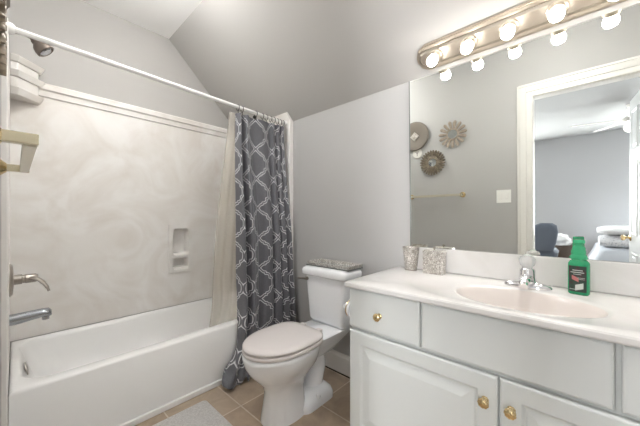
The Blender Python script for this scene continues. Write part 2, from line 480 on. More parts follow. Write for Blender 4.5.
# ceiling fan
fx, fy = -2.25, -0.56
fan = thing('ceiling_fan', (fx, fy, BZ), 'white ceiling fan with lit globe in the bedroom beyond the doorway', 'ceiling fan')
bm = BM(); lathe(bm, [(0.0, 0), (0.07, 0), (0.06, -0.03), (0.015, -0.045), (0.015, -0.15), (0.0, -0.15)], (fx, fy, BZ)); obj('downrod', bm, M_trim, fan, smooth=True)
bm = BM(); lathe(bm, [(0.0, 0), (0.07, 0), (0.10, -0.02), (0.10, -0.07), (0.06, -0.09), (0.0, -0.09)], (fx, fy, BZ - 0.15)); obj('motor_housing', bm, M_trim, fan, smooth=True)
for k in range(5):
    a = 2 * PI * k / 5 + 1.35; d = Vector((math.cos(a), math.sin(a), 0)); s = Vector((-d.y, d.x, 0)); c = Vector((fx, fy, BZ - 0.185))
    bm = BM(); rings = []
    for t in (0.004, -0.004):
        rings.append([c + d * r + s * w + Vector((0, 0, t + w * 0.15)) for r, w in ((0.09, -0.03), (0.2, -0.055), (0.58, -0.065), (0.62, -0.04), (0.62, 0.04), (0.58, 0.065), (0.2, 0.055), (0.09, 0.03))])
    loft(bm, rings); obj('fan_blade', bm, M_trim, fan)
bm = BM(); lathe(bm, [(0.0, 0), (0.05, 0), (0.085, -0.03), (0.09, -0.06), (0.07, -0.095), (0.03, -0.112), (0.0, -0.115)], (fx, fy, BZ - 0.24)); obj('globe', bm, M_globe, fan, smooth=True)['label'] = 'glowing white glass globe'

# upholstered chair
cx, cy = -2.2, 0.40
ch = thing('upholstered_chair', (cx, cy, 0), 'slate blue upholstered chair in the bedroom beside the door jamb', 'chair')
bm = BM(); rings = []
for z, o_, hw, th in ((0.47, 0.0, 0.17, 0.05), (0.6, 0.01, 0.185, 0.06), (0.75, 0.03, 0.175, 0.055), (0.85, 0.05, 0.13, 0.045), (0.885, 0.055, 0.07, 0.03)):
    y0 = cy - o_ * 1.6
    rings.append([(cx + o_ - th * math.sin(t) - 0.0, y0 + hw * math.cos(t) * (1), z) for t in [2 * PI * i / 24 for i in range(24)]])
loft(bm, rings); obj('backrest', bm, M_blue, ch, smooth=True, angle=60)
bm = BM(); loft(bm, [rrect(cx - 0.43, cx - 0.02, cy - 0.21, cy + 0.2, 0.08, z) for z in (0.37, 0.39)] + [rrect(cx - 0.44, cx - 0.02, cy - 0.22, cy + 0.21, 0.09, 0.43), rrect(cx - 0.41, cx - 0.04, cy - 0.19, cy + 0.18, 0.08, 0.475)])
obj('seat', bm, M_blue, ch, smooth=True)
for sx in (-0.40, -0.06):
    for sy in (-0.17, 0.16):
        bm = BM(); tube(bm, [(cx + sx, cy + sy, 0.375), (cx + sx * 1.04, cy + sy * 1.1, 0)], [0.02, 0.012]); obj('leg', bm, M_wood, ch, smooth=True)

# basket with fluffy throw
bx, by = -2.75, 0.20
bk = thing('wicker_basket', (bx, by, 0), 'dark brown wicker basket holding a white throw in the bedroom', 'basket')
bm = BM(); lathe(bm, [(0.0, 0.0), (0.15, 0.0), (0.165, 0.2), (0.175, 0.5), (0.165, 0.5), (0.15, 0.2), (0.13, 0.02), (0.0, 0.02)], (bx, by, 0), n=32); obj('basket_body', bm, M_wicker, bk, smooth=True)
bm = BM(); lathe(bm, [(0.18, 0.49), (0.185, 0.5), (0.18, 0.51), (0.165, 0.51), (0.165, 0.49)], (bx, by, 0), n=32, lobes=16, amp=0.03); obj('basket_rim', bm, M_wicker, bk, smooth=True)
bm = BM(); bmesh.ops.create_icosphere(bm, subdivisions=4, radius=1.0)
for v in bm.verts:
    p = v.co.copy(); nn = 1 + 0.10 * math.sin(9 * p.x + 2) * math.sin(8 * p.y) + 0.10 * math.sin(11 * p.z + 5 * p.x)
    v.co = Vector((bx + 0.155 * p.x * nn, by + 0.155 * p.y * nn, 0.55 + 0.125 * p.z * nn))
tag(center_origin(obj('throw_blanket', bm, M_white, smooth=True, angle=80)), 'fluffy white throw heaped in the dark wicker basket', 'blanket')

# bed with folded white bedding
bd = thing('bed', (-3.3, -1.0, 0), 'bed with pale blue-grey bedspread seen through the doorway', 'bed')
box_ = BM(); loft(box_, [rrect(-3.95, -2.9, -1.75, -0.34, 0.05, 0.12), rrect(-3.95, -2.9, -1.75, -0.34, 0.05, 0.42)]); obj('mattress', box_, M_white, bd, smooth=True)
bm = BM(); loft(bm, [rrect(-3.94, -2.72, -1.8, -0.10, 0.08, 0.05), rrect(-3.94, -2.80, -1.8, -0.22, 0.08, 0.30), rrect(-3.94, -2.86, -1.78, -0.27, 0.08, 0.43), rrect(-3.93, -2.92, -1.72, -0.32, 0.07, 0.46)]); obj('bedspread', bm, M_sheet, bd, smooth=True)
for px_ in (-3.9, -2.98):
    for py_ in (-1.68, -0.40): obj('leg', box(BM(), px_ - 0.02, px_ + 0.02, py_ - 0.02, py_ + 0.02, 0, 0.12), M_wood, bd)
bm = BM(); rings = []
NQ = 40
for i in range(11):
    y = -0.285 - i * 0.07; k = min(1, 0.72 + 0.2 * i)
    rings.append([(-3.15 + 0.235 * math.cos(t), y, 0.555 + (0.098 + 0.006 * math.sin(i * 3.1 + 9 * t)) * k * math.sin(t)) for t in [2 * PI * q / NQ for q in range(NQ)]])
loft(bm, rings); tag(center_origin(obj('tufted_blanket', bm, mat('tufted_cotton', srgb(236, 236, 238), 0.9, noise=(42, srgb(188, 190, 196), 0.55, 0.66, 0.0)), smooth=True, angle=70)), 'white tufted blanket folded on the bed under the comforter', 'blanket')
bm = BM(); rings = []
for i in range(9):
    y = -0.265 - i * 0.09; k = (0.6, 0.93)[min(i, 1)] if i < 2 else 1
    rings.append([(-3.15 + 0.25 * k * math.cos(t), y, 0.722 + 0.068 * k * math.sin(t)) for t in [2 * PI * q / NQ for q in range(NQ)]])
loft(bm, rings); tag(center_origin(obj('comforter', bm, M_white, smooth=True, angle=70)), 'plump white folded comforter on top of the stack on the bed', 'comforter')

# ------------------------------------------------------------------ bathtub
TX0, TX1, TY0, TY1, TZ = -0.018, 1.552, 1.775, 2.522, 0.376
tub = thing('bathtub', ((TX0 + TX1) / 2, (TY0 + TY1) / 2, 0), 'white alcove bathtub with plain front apron', 'bathtub')
bm = BM(); R = 0.012
loft(bm, [rrect(TX0, TX1, TY0, TY1, 0.004, 0.0, 8), rrect(TX0, TX1, TY0, TY1, 0.004, TZ - 0.012, 8),
          rrect(TX0 + .004, TX1 - .004, TY0 + .004, TY1 - .004, 0.006, TZ - 0.003, 8), rrect(TX0 + .013, TX1 - .013, TY0 + .013, TY1 - .013, 0.01, TZ, 8),
          rrect(0.012, 1.50, 1.845, 2.502, 0.13, TZ, 8), rrect(0.019, 1.49, 1.856, 2.495, 0.13, TZ - 0.006, 8), rrect(0.028, 1.475, 1.868, 2.486, 0.13, TZ - 0.03, 8),
          rrect(0.06, 1.43, 1.89, 2.465, 0.13, 0.25, 8), rrect(0.11, 1.36, 1.915, 2.43, 0.13, 0.12, 8), rrect(0.19, 1.28, 1.95, 2.36, 0.12, 0.07, 8), rrect(0.25, 1.2, 2.02, 2.29, 0.1, 0.058, 8)], cap0=True, cap1=True)
obj('tub_shell', bm, M_tub, tub, smooth=True, angle=50)
bm = BM(); lathe(bm, [(0.0, 0), (0.036, 0), (0.034, 0.006), (0.02, 0.010), (0.0, 0.011)], (0.0405, 2.17, 0.318), (1, 0, 0.18)); obj('overflow_plate', bm, M_nickel, tub, smooth=True)
bm = BM(); lathe(bm, [(0.0, 0), (0.035, 0), (0.033, 0.003), (0.0, 0.004)], (0.32, 2.16, 0.0582)); obj('drain', bm, M_nickel, tub, smooth=True)

# ------------------------------------------------------------------ shower surround
SH = 1.975
su = thing('shower_surround', ((TX0 + TX1) / 2, YB, TZ), 'cream cultured marble wall surround above the bathtub', 'shower surround')
nx0, nx1, nz0, nz1 = 0.885, 1.055, 0.668, 1.055
bm = BM()
YP = YB - 0.025
for a in ((XL, nx0, TZ, SH), (nx1, W, TZ, SH), (nx0, nx1, TZ, nz0), (nx0, nx1, nz1, SH)):
    # strips of the back panel around the soap niche (one continuous panel)
    x1_ = a[1]
    if x1_ == W: prism(bm, [(nx1, TZ), (W - 0.001, TZ), (W - 0.001, W + KNEE - W - 0.002), (W + KNEE - SH - 0.002, SH), (nx1, SH)], YP, YB)
    else: box(bm, a[0], a[1], YP, YB, a[2], a[3])
obj('back_panel', bm, M_marble, su)
bm = BM(); prism(bm, [(XL, TZ), (TX0, TZ), (TX0, SH), (XL, SH)], 1.778, YP); obj('side_panel', bm, M_marble, su)
bm = BM(); prism(bm, [(TX1, TZ), (W - 0.001, TZ), (W - 0.001, KNEE - 0.002), (1.529, 2.000), (1.520, 2.000), (TX1, 1.945)], 1.79, YP); obj('side_panel', bm, M_marble, su)
# crown moulding along the back panel
bm = BM()
def yz_prism(bm, pts, x0, x1):
    a = [bm.verts.new((x0, p[0], p[1])) for p in pts]; b = [bm.verts.new((x1, p[0], p[1])) for p in pts]; n = len(pts)
    bm.faces.new(a); bm.faces.new(b[::-1])
    for i in range(n): bm.faces.new((a[i], a[(i + 1) % n], b[(i + 1) % n], b[i]))
    return bm
yz_prism(bm, [(YP, SH - 0.075), (YP - 0.012, SH - 0.070), (YP - 0.014, SH - 0.035), (YP - 0.026, SH - 0.028), (YP - 0.028, SH + 0.004), (YP - 0.022, SH + 0.012), (YB, SH + 0.012), (YB, SH + 0.001), (YP, SH + 0.001)], TX0, TX1 - 0.045)
obj('crown_moulding', bm, M_marble, su, smooth=True, angle=25)
# vertical edge trims at the open side
for s, xa in ((1, XL), (-1, W)):
    bm = BM(); pr = []
    d = 0.021 if s > 0 else 0.040
    top = SH if s > 0 else KNEE - 0.005
    if s > 0: pts = [(xa, 0.002), (xa + d, 0.002), (xa + d, 1.94), (xa + d * 0.6, SH), (xa, SH)]
    else: pts = [(xa, 0.002), (xa - d, 0.002), (xa - d, 1.945), (1.520, 2.000), (1.529, 2.000), (xa, KNEE - 0.003)]
    prism(bm, pts, 1.758, 1.7745 if False else 1.774)
    prism(bm, [(p[0], max(p[1], TZ + 0.001)) for p in pts], 1.774, 1.80)
    obj('edge_trim', bm, M_trim, su, bevel=0.004)
# moulded corner shelf
bm = BM()
cxx, cyy = TX0, YP
def corner(bm, d, z0, z1, dz=None):
    dz = d if dz is None else dz
    loft(bm, [[(cxx, cyy, z0), (cxx, cyy - d, z0), (cxx + d * 0.25, cyy - d, z0), (cxx + d, cyy - d * 0.25, z0), (cxx + d, cyy, z0)],
              [(cxx, cyy, z1), (cxx, cyy - dz, z1), (cxx + dz * 0.25, cyy - dz, z1), (cxx + dz, cyy - dz * 0.25, z1), (cxx + dz, cyy, z1)]])
corner(bm, 0.125, 1.845, 1.885, 0.145); corner(bm, 0.12, 1.885, 1.95); corner(bm, 0.13, 1.95, 1.985, 0.15); corner(bm, 0.12, 1.985, 2.035); corner(bm, 0.13, 2.035, 2.068, 0.15)
obj('corner_shelf', bm, M_marble, su, bevel=0.004)
# soap niche
bm = BM()
F0 = YP
def xz_ring(x0, x1, z0, z1, y, r, n=5): return [(p[0], y, p[1]) for p in [(q[0], q[1]) for q in rrect(x0, x1, z0, z1, r, 0, n)]]
def recess(bm, x0, x1, z0, z1, depth, r):
    loft(bm, [xz_ring(x0 - 0.012, x1 + 0.012, z0 - 0.012, z1 + 0.012, F0 - 0.0162, r + 0.01), xz_ring(x0, x1, z0, z1, F0 - 0.014, r), xz_ring(x0 + .006, x1 - .006, z0 + .006, z1 - .006, F0 + 0.004, r), xz_ring(x0 + .012, x1 - .012, z0 + .01, z1 - .012, F0 + depth, r * .8)], cap0=False)
# flange face as a frame of strips
zs = (nz0 - 0.012, nz0 + 0.016, nz0 + 0.115, nz0 + 0.135, nz1 - 0.022, nz1 + 0.012)
xa0, xa1, xb0, xb1 = nx0 - 0.012, nx0 + 0.018, nx1 - 0.018, nx1 + 0.012
box(bm, xa0, xa1, F0 - 0.016, F0 + 0.004, zs[0], zs[5]); box(bm, xb0, xb1, F0 - 0.016, F0 + 0.004, zs[0], zs[5])
box(bm, xa1, xb0, F0 - 0.016, F0 + 0.004, zs[0], zs[1]); box(bm, xa1, xb0, F0 - 0.016, F0 + 0.004, zs[2], zs[3]); box(bm, xa1, xb0, F0 - 0.016, F0 + 0.004, zs[4], zs[5])
recess(bm, xa1 + .002, xb0 - .002, zs[1] + .002, zs[2] - .002, 0.055, 0.018); recess(bm, xa1 + .002, xb0 - .002, zs[3] + .002, zs[4] - .002, 0.06, 0.028)
nich = obj('soap_niche', bm, M_marble, su, bevel=0.003)
bm = BM(); loft(bm, [[(p[0], p[1], p[2]) for p in rrect(xa1 + 0.006, xb0 - 0.006, F0 - 0.012, F0 + 0.05, 0.015, z)] for z in (zs[1] + 0.004, zs[1] + 0.018)]); obj('soap_ledge', bm, M_marble, nich, smooth=True)
# shelter for the niche behind the panel is cut into the wall: the wall keeps a shallow hollow
# shower fittings on the left end panel
YV = 2.17
vt = thing('shower_valve', (TX0, YV, 0.80), 'brushed nickel single lever shower valve on round plate', 'shower valve')
bm = BM(); lathe(bm, [(0.0, 0), (0.085, 0), (0.085, 0.004), (0.075, 0.012), (0.03, 0.016), (0.0, 0.016)], (TX0, YV, 0.80), (1, 0, 0), 40); obj('escutcheon', bm, M_nickel, vt, smooth=True)
bm = BM(); lathe(bm, [(0.0, 0.012), (0.026, 0.012), (0.026, 0.045), (0.022, 0.047), (0.022, 0.056), (0.024, 0.058), (0.023, 0.095), (0.018, 0.105), (0.0, 0.107)], (TX0, YV, 0.80), (1, 0, 0)); obj('valve_stem', bm, M_nickel, vt, smooth=True)
bm = BM(); tube(bm, smooth_path([(TX0 + 0.078, YV - 0.01, 0.803), (TX0 + 0.11, YV - 0.035, 0.790), (TX0 + 0.133, YV - 0.05, 0.760), (TX0 + 0.145, YV - 0.058, 0.728)]), [0.018] * 5 + [0.014] * 5 + [0.011] * 5 + [0.008] * 4, flat=0.6); obj('lever', bm, M_nickel, vt, smooth=True)
ts = thing('tub_spout', (TX0, YV, 0.585), 'satin chrome tub spout below the shower valve', 'tub spout')
bm = BM(); rings = []
for x, z, hy_, hz in ((0, 0.592, 0.027, 0.029), (0.02, 0.592, 0.027, 0.029), (0.08, 0.598, 0.026, 0.026), (0.12, 0.602, 0.026, 0.024), (0.148, 0.600, 0.025, 0.024), (0.158, 0.596, 0.018, 0.016)):
    rings.append([(TX0 + x, YV + hy_ * math.cos(t), z + hz * math.sin(t)) for t in [2 * PI * i / 24 for i in range(24)]])
loft(bm, rings); obj('spout_body', bm, M_spout, ts, smooth=True, angle=60)
bm = BM(); lathe(bm, [(0.0, 0), (0.015, 0), (0.015, 0.016), (0.0, 0.016)], (TX0 + 0.135, YV, 0.564)); obj('spout_outlet', bm, M_spout, ts, smooth=True)
sh = thing('wall_shower', (XL, YV, 2.12), 'small brushed nickel wall shower high above the tub spout', 'shower')
bm = BM(); tube(bm, smooth_path([(XL, YV, 2.095), (XL + 0.05, YV, 2.105), (XL + 0.085, YV, 2.105), (XL + 0.115, YV, 2.093)]), 0.010); obj('shower_arm', bm, M_nickel, sh, smooth=True)
bm = BM(); lathe(bm, [(0, 0), (0.028, 0), (0.022, 0.008), (0, 0.01)], (XL, YV, 2.095), (1, 0, 0)); obj('flange', bm, M_nickel, sh, smooth=True)
bm = BM(); hd = Vector((0.68, -0.12, -0.72))
lathe(bm, [(0, -0.012), (0.013, -0.012), (0.020, 0.0), (0.021, 0.012), (0.036, 0.028), (0.043, 0.048), (0.043, 0.064), (0.037, 0.067), (0.034, 0.062), (0, 0.062)], Vector((XL + 0.115, YV, 2.09)), hd); hb = obj('shower_head', bm, mat('dark_nickel', srgb(132, 122, 114), 0.32, metal=1), sh, smooth=True)
bm = BM(); lathe(bm, [(0, 0.0625), (0.032, 0.0625), (0.025, 0.068), (0, 0.068)], Vector((XL + 0.115, YV, 2.09)), hd); obj('spray_face', bm, M_spout, hb, smooth=True)

# ------------------------------------------------------------------ curtain rod, rings, curtain, liner
YR = 1.815
rod = thing('curtain_rod', (XL, YR, 1.955), 'white shower curtain rod running across the tub alcove', 'curtain rod')
zr = lambda x: 1.952 + (1.925 - 1.952) * (x - TX0) / (TX1 - TX0)
bm = BM(); tube(bm, [(TX0 + 0.002, YR, zr(TX0)), (TX1 - 0.002, YR, zr(TX1))], 0.0125, 16); obj('rod_tube', bm, M_rod, rod, smooth=True)
for x, s in ((TX0 + 0.0005, 1), (TX1 - 0.0005, -1)):
    bm = BM(); lathe(bm, [(0, 0), (0.024, 0), (0.022, 0.012), (0.015, 0.02), (0, 0.02)], (x, YR, zr(x)), (s, 0, 0)); obj('rod_cap', bm, M_rod, rod, smooth=True)

def smoothstep(a, b, x):
    t = np.clip((x - a) / (b - a), 0, 1); return t * t * (3 - 2 * t)
NS, NZ = 330, 520
s = np.linspace(0, 1, NS); zz = np.linspace(0, 1, NZ)      # zz: 0 at top
Zt, Zb = 1.885, 0.008
S, T = np.meshgrid(s, zz)
Z = Zt + (Zb - Zt) * T
# left and right boundary of the hanging cloth as it falls
xl = 1.085 - 0.015 * T - 0.02 * smoothstep(0.70, 0.85, T) - 0.10 * smoothstep(0.86, 1.0, T) 
xr = 1.535 + 0.03 * smoothstep(0.1, 0.6, T) - 0.02 * smoothstep(0.8, 1.0, T)
yc = YR - 0.005 - 0.055 * smoothstep(0.0, 0.6, T) - 0.03 * smoothstep(0.6, 0.82, T) - 0.015 * smoothstep(0.86, 1.0, T)
ph = 2 * PI * (6.0 * S + 0.55 * np.sin(2 * PI * S * 1.0 + 0.6) + 0.10 * np.sin(5 * T + 6 * S))
amp = 0.019 + 0.020 * smoothstep(0, 0.5, T)
amp = amp * (0.75 + 0.35 * np.sin(7.1 * S + 1.0))
fold = amp * (np.sin(ph) + 0.25 * np.sin(2.1 * ph + 1.3 + 2 * T))
Xc = xl + (xr - xl) * S + 0.008 * np.cos(ph) * (0.5 + T)
Yc = yc + fold
# cloth bunched on the floor at the lower left
pud = smoothstep(0.90, 1.0, T); p2 = smoothstep(0.945, 1.0, T)
Xc = Xc - pud * 0.03 * (1 - S) * (1 - S) - 0.022 * p2 * np.sin(9 * S * 2 * PI) * (1 - S)
Yc = Yc - (pud * 0.015 + p2 * 0.03 + p2 * 0.022 * np.sin(2 * PI * S * 8 + 1)) * (1 - 0.5 * S)
Zc = Z + p2 * (0.018 + 0.016 * np.sin(2 * PI * S * 11)) + 0.022 * np.sin(PI * np.clip((T - 0.93) / 0.07, 0, 1)) * np.sin(2 * PI * S * 7 + 2)
Zc = np.maximum(Zc, 0.006)
Yc = np.minimum(Yc, np.where(Zc < 0.40, 1.748, np.where(Zc < 0.6, 1.76 + (Zc - 0.4) * 0.25, 2)))
Xc = np.where(Yc > 1.745, np.minimum(Xc, 1.546), np.minimum(Xc, 1.574))
# arc length across at each height gives the unfolded cloth coordinate
mid = NZ // 2
du = np.sqrt(np.diff(Xc[mid]) ** 2 + np.diff(Yc[mid]) ** 2); U1 = np.concatenate([[0], np.cumsum(du)])
U = np.tile(U1, (NZ, 1)) ; V = Z
PW, PH = 0.215, 0.228
quart = [(0, .5), (.07, .43), (.13, .37), (.20, .37), (.20, .315), (.27, .31), (.335, .28), (.365, .22), (.36, .165), (.42, .165), (.46, .12), (.475, .06), (.478, 0)]
segs = []
def add_poly(f):
    pts = [f(*q) for q in quart]
    for a, b in zip(pts, pts[1:]): segs.append((a, b))
for cx0, cy0 in ((0, 0), (1, 0), (-1, 0), (0, 1), (0, -1)):
    for sx in (1, -1):
        for sy in (1, -1): add_poly(lambda u, v: (cx0 + sx * u, cy0 + sy * v))
um = ((U / PW + 0.1) + 0.5) % 1.0 - 0.5; vm = ((V / PH + 0.25) + 0.5) % 1.0 - 0.5
D = np.full(U.shape, 9.0)
for (a, b) in segs:
    ax, ay = a[0] * PW, a[1] * PH; bx_, by_ = b[0] * PW, b[1] * PH
    px_, py_ = um * PW, vm * PH
    dx, dy = bx_ - ax, by_ - ay
    t = np.clip(((px_ - ax) * dx + (py_ - ay) * dy) / (dx * dx + dy * dy), 0, 1)
    D = np.minimum(D, np.hypot(px_ - ax - t * dx, py_ - ay - t * dy))
def grid_obj(name, X, Y, Z, m, attr=None):
    n0, n1 = X.shape
    co = np.stack([X, Y, Z], -1).reshape(-1, 3)
    idx = np.arange(n0 * n1).reshape(n0, n1)
    q = np.stack([idx[:-1, :-1], idx[:-1, 1:], idx[1:, 1:], idx[1:, :-1]], -1).reshape(-1, 4)
    me = bpy.data.meshes.new(name); me.from_pydata(co.tolist(), [], q.tolist())
    me.polygons.foreach_set('use_smooth', [True] * len(me.polygons))
    if attr is not None:
        a = me.attributes.new('trellis', 'FLOAT', 'POINT'); a.data.foreach_set('value', attr.reshape(-1).astype(np.float32))
    me.materials.append(m); me.update()
    o = bpy.data.objects.new(name, me); COL.objects.link(o); return o
cur = thing('shower_curtain', (1.3, YR, 0), 'grey shower curtain with white trellis pattern bunched at the right end of its rod', 'shower curtain')
o = grid_obj('curtain_cloth', Xc - 1.3, Yc - YR, Zc, M_curtain, D); o.parent = cur
md = o.modifiers.new('thickness', 'SOLIDIFY'); md.thickness = 0.0015
# liner inside the tub
NS2, NZ2 = 90, 80
S2, T2 = np.meshgrid(np.linspace(0, 1, NS2), np.linspace(0, 1, NZ2))
Z2 = 1.90 + (0.20 - 1.90) * T2
xl2 = 1.055 - 0.09 * np.sin(PI / 2 * np.clip(T2 * 1.25, 0, 1)) - 0.02 * T2
X2 = xl2 + (1.50 - xl2) * S2 - 0.03 * smoothstep(0.85, 1, T2) * S2
Y2 = 1.858 + 0.040 * smoothstep(0.1, 0.8, T2) + 0.06 * smoothstep(0.80, 1, T2) + (0.006 + 0.006 * T2) * np.sin(2 * PI * S2 * 7 + 1.5 * T2)
Y2 = np.maximum(Y2, np.where(Z2 < 0.45, 1.90, 0)); Y2 = np.maximum(Y2, np.where(Z2 < 0.3, 1.915, 0))
ln = grid_obj('curtain_liner', X2, Y2, Z2, M_liner)
tag(center_origin(ln), 'translucent cream shower liner hanging inside the tub beside the grey curtain', 'curtain liner')
# rings
def ring_bm():
    bm = BM(); n, k = 24, 8
    tube(bm, [(0, 0.019 * math.cos(t), -0.006 + 0.022 * math.sin(t)) for t in [2 * PI * i / n for i in range(n + 1)]], 0.0022, k)
    tube(bm, smooth_path([(0, 0.0, -0.028), (0.001, -0.003, -0.04), (0, 0.0, -0.052)]), 0.002, k)
    return bm
words = ['first', 'second', 'third', 'fourth', 'fifth', 'sixth', 'seventh', 'eighth', 'ninth', 'tenth']
rx = [1.10, 1.135, 1.255, 1.315, 1.355, 1.395, 1.43, 1.465, 1.495, 1.525]
r0 = None
for i, x in enumerate(rx):
    lab = 'thin dark curtain ring on the white rod, %s from the left' % words[i]
    if r0 is None:
        r0 = obj('curtain_ring', ring_bm(), M_black, smooth=True, local=True); o = r0
    else:
        o = r0.copy(); COL.objects.link(o)
    o.location = (x, YR, zr(x) - 0.0)
    tag(o, lab, 'curtain ring', 'curtain rings on the shower rod')
bm = BM(); bmesh.ops.create_uvsphere(bm, u_segments=16, v_segments=10, radius=0.014); bmesh.ops.translate(bm, verts=bm.verts, vec=(1.225, YR - 0.028, 1.885))
tag(center_origin(obj('curtain_bead', bm, M_black, smooth=True)), 'dark round bead hanging near the top edge of the grey curtain', 'bead')

# ------------------------------------------------------------------ toilet
TYC = 1.245
to = thing('toilet', (1.2, TYC, 0), 'white two-piece toilet with lid closed, between vanity and curtain', 'toilet')
bm = BM()
loft(bm, [egg(1.06, TYC, 0.152, 0.12, 0.108, 0.0), egg(1.06, TYC, 0.150, 0.12, 0.107, 0.02), egg(1.06, TYC, 0.138, 0.112, 0.098, 0.08), egg(1.06, TYC, 0.128, 0.108, 0.092, 0.16),
          egg(1.06, TYC, 0.145, 0.125, 0.100, 0.205), egg(1.055, TYC, 0.18, 0.165, 0.126, 0.245), egg(1.05, TYC, 0.214, 0.21, 0.152, 0.29), egg(1.04, TYC, 0.226, 0.225, 0.17, 0.33),
          egg(1.035, TYC, 0.232, 0.24, 0.177, 0.37), egg(1.035, TYC, 0.233, 0.24, 0.178, 0.388), egg(1.035, TYC, 0.226, 0.235, 0.172, 0.396)])
obj('bowl', bm, M_porc, to, smooth=True, angle=70)
bm = BM(); tube(bm, smooth_path([(1.08, TYC, 0.20), (1.17, TYC, 0.275), (1.26, TYC, 0.275), (1.31, TYC, 0.2), (1.29, TYC, 0.12), (1.27, TYC, 0.03)]), 0.072, 20); 
obj('trapway', bm, M_porc, to, smooth=True)
bm = BM(); loft(bm, [rrect(1.10, 1.385, TYC - 0.125, TYC + 0.125, 0.06, 0.0), rrect(1.10, 1.385, TYC - 0.125, TYC + 0.125, 0.06, 0.03), rrect(1.12, 1.375, TYC - 0.115, TYC + 0.115, 0.06, 0.055), rrect(1.16, 1.34, TYC - 0.085, TYC + 0.085, 0.05, 0.085)])
obj('foot', bm, M_porc, to, smooth=True, angle=70)
for s_ in (-1, 1):
    bm = BM(); lathe(bm, [(0, 0), (0.016, 0), (0.016, 0.008), (0.010, 0.018), (0, 0.02)], (1.225, TYC + s_ * 0.107, 0.052), (0, s_ * 0.35, 1)); obj('bolt_cap', bm, M_porc, to, smooth=True)
bm = BM(); loft(bm, [rrect(1.19, 1.42, TYC - 0.085, TYC + 0.085, 0.05, 0.27), rrect(1.20, 1.52, TYC - 0.11, TYC + 0.11, 0.05, 0.33), rrect(1.21, 1.57, TYC - 0.135, TYC + 0.135, 0.04, 0.375), rrect(1.21, 1.57, TYC - 0.14, TYC + 0.14, 0.04, 0.395), rrect(1.22, 1.565, TYC - 0.132, TYC + 0.132, 0.04, 0.402)])
obj('tank_deck', bm, M_porc, to, smooth=True, angle=60)
bm = BM(); loft(bm, [rrect(1.42, 1.575, TYC - 0.15, TYC + 0.15, 0.04, 0.402), rrect(1.405, 1.578, TYC - 0.16, TYC + 0.16, 0.04, 0.43), rrect(1.395, 1.58, TYC - 0.168, TYC + 0.168, 0.04, 0.58), rrect(1.388, 1.58, TYC - 0.178, TYC + 0.178, 0.035, 0.728)])
obj('tank', bm, M_porc, to, smooth=True, angle=60)
bm = BM(); loft(bm, [rrect(1.372, 1.585, TYC - 0.19, TYC + 0.19, 0.035, 0.728, 8), rrect(1.366, 1.588, TYC - 0.195, TYC + 0.195, 0.035, 0.738, 8), rrect(1.366, 1.588, TYC - 0.195, TYC + 0.195, 0.035, 0.762, 8), rrect(1.372, 1.585, TYC - 0.19, TYC + 0.19, 0.035, 0.776, 8), rrect(1.388, 1.572, TYC - 0.175, TYC + 0.175, 0.035, 0.785, 8)])
obj('tank_lid', bm, M_porc, to, smooth=True, angle=60)
bm = BM(); lathe(bm, [(0, 0), (0.013, 0), (0.013, 0.012), (0, 0.014)], (1.3895, TYC + 0.145, 0.70), (-1, 0, 0)); tube(bm, smooth_path([(1.372, TYC + 0.145, 0.70), (1.368, TYC + 0.175, 0.70), (1.366, TYC + 0.215, 0.697)]), [0.007] * 7 + [0.006] * 6); obj('flush_lever', bm, M_nickel, to, smooth=True)
bm = BM(); loft(bm, [egg(1.04, TYC, 0.232, 0.215, 0.177, 0.3965, pb=4), egg(1.04, TYC, 0.238, 0.215, 0.183, 0.402, pb=4), egg(1.04, TYC, 0.238, 0.215, 0.183, 0.414, pb=4), egg(1.04, TYC, 0.232, 0.21, 0.177, 0.419, pb=4)])
obj('toilet_seat', bm, M_seat, to, smooth=True, angle=60)
bm = BM(); loft(bm, [egg(1.04, TYC, 0.228, 0.215, 0.174, 0.4215, pb=4), egg(1.04, TYC, 0.236, 0.218, 0.181, 0.427, pb=4), egg(1.04, TYC, 0.236, 0.218, 0.181, 0.436, pb=4), egg(1.04, TYC, 0.226, 0.208, 0.172, 0.444, pb=4), egg(1.04, TYC, 0.19, 0.17, 0.145, 0.449, pb=3.4), egg(1.04, TYC, 0.10, 0.09, 0.075, 0.452, pb=3)])
obj('toilet_lid', bm, M_seat, to, smooth=True, angle=60)
for s_ in (-1, 1):
    obj('hinge', loft(BM(), [rrect(1.262, 1.292, TYC + s_ * 0.07 - 0.02, TYC + s_ * 0.07 + 0.02, 0.008, z) for z in (0.402, 0.432)]), M_seat, to, smooth=True)

# tray on the tank lid
tr = thing('mirrored_tray', (1.475, 1.25, 0.786), 'silver mosaic vanity tray lying on the toilet tank lid', 'tray')
obj('tray_base', box(BM(), 1.415, 1.575, 1.050, 1.425, 0.7865, 0.793), M_edge, tr)
bm = BM(); rim = []
for ins, z in ((0.006, 0.793), (0.0, 0.814), (0.005, 0.814), (0.010, 0.7935)):
    rim.append([(1.415 + ins, 1.050 + ins, z), (1.575 - ins, 1.050 + ins, z), (1.575 - ins, 1.425 - ins, z), (1.415 + ins, 1.425 - ins, z)])
loft(bm, rim + [rim[0]], cap0=False, cap1=False); obj('tray_rim', bm, M_mosaic2, tr)
bm = BM(); box(bm, 1.427, 1.563, 1.062, 1.413, 0.7931, 0.7936); obj('tray_mirror', bm, M_smallmirror, tr)

# ------------------------------------------------------------------ vanity
VX, VY1, VY0, VT = 1.086, 0.785, YE + 0.004, 0.803
va = thing('vanity_cabinet', (1.33, 0.12, 0), 'white painted bathroom vanity cabinet with drawers and raised panel doors', 'vanity cabinet')
bm = BM()
box(bm, VX + 0.05, W - 0.003, VY0, VY1 - 0.002, 0.0, 0.10)
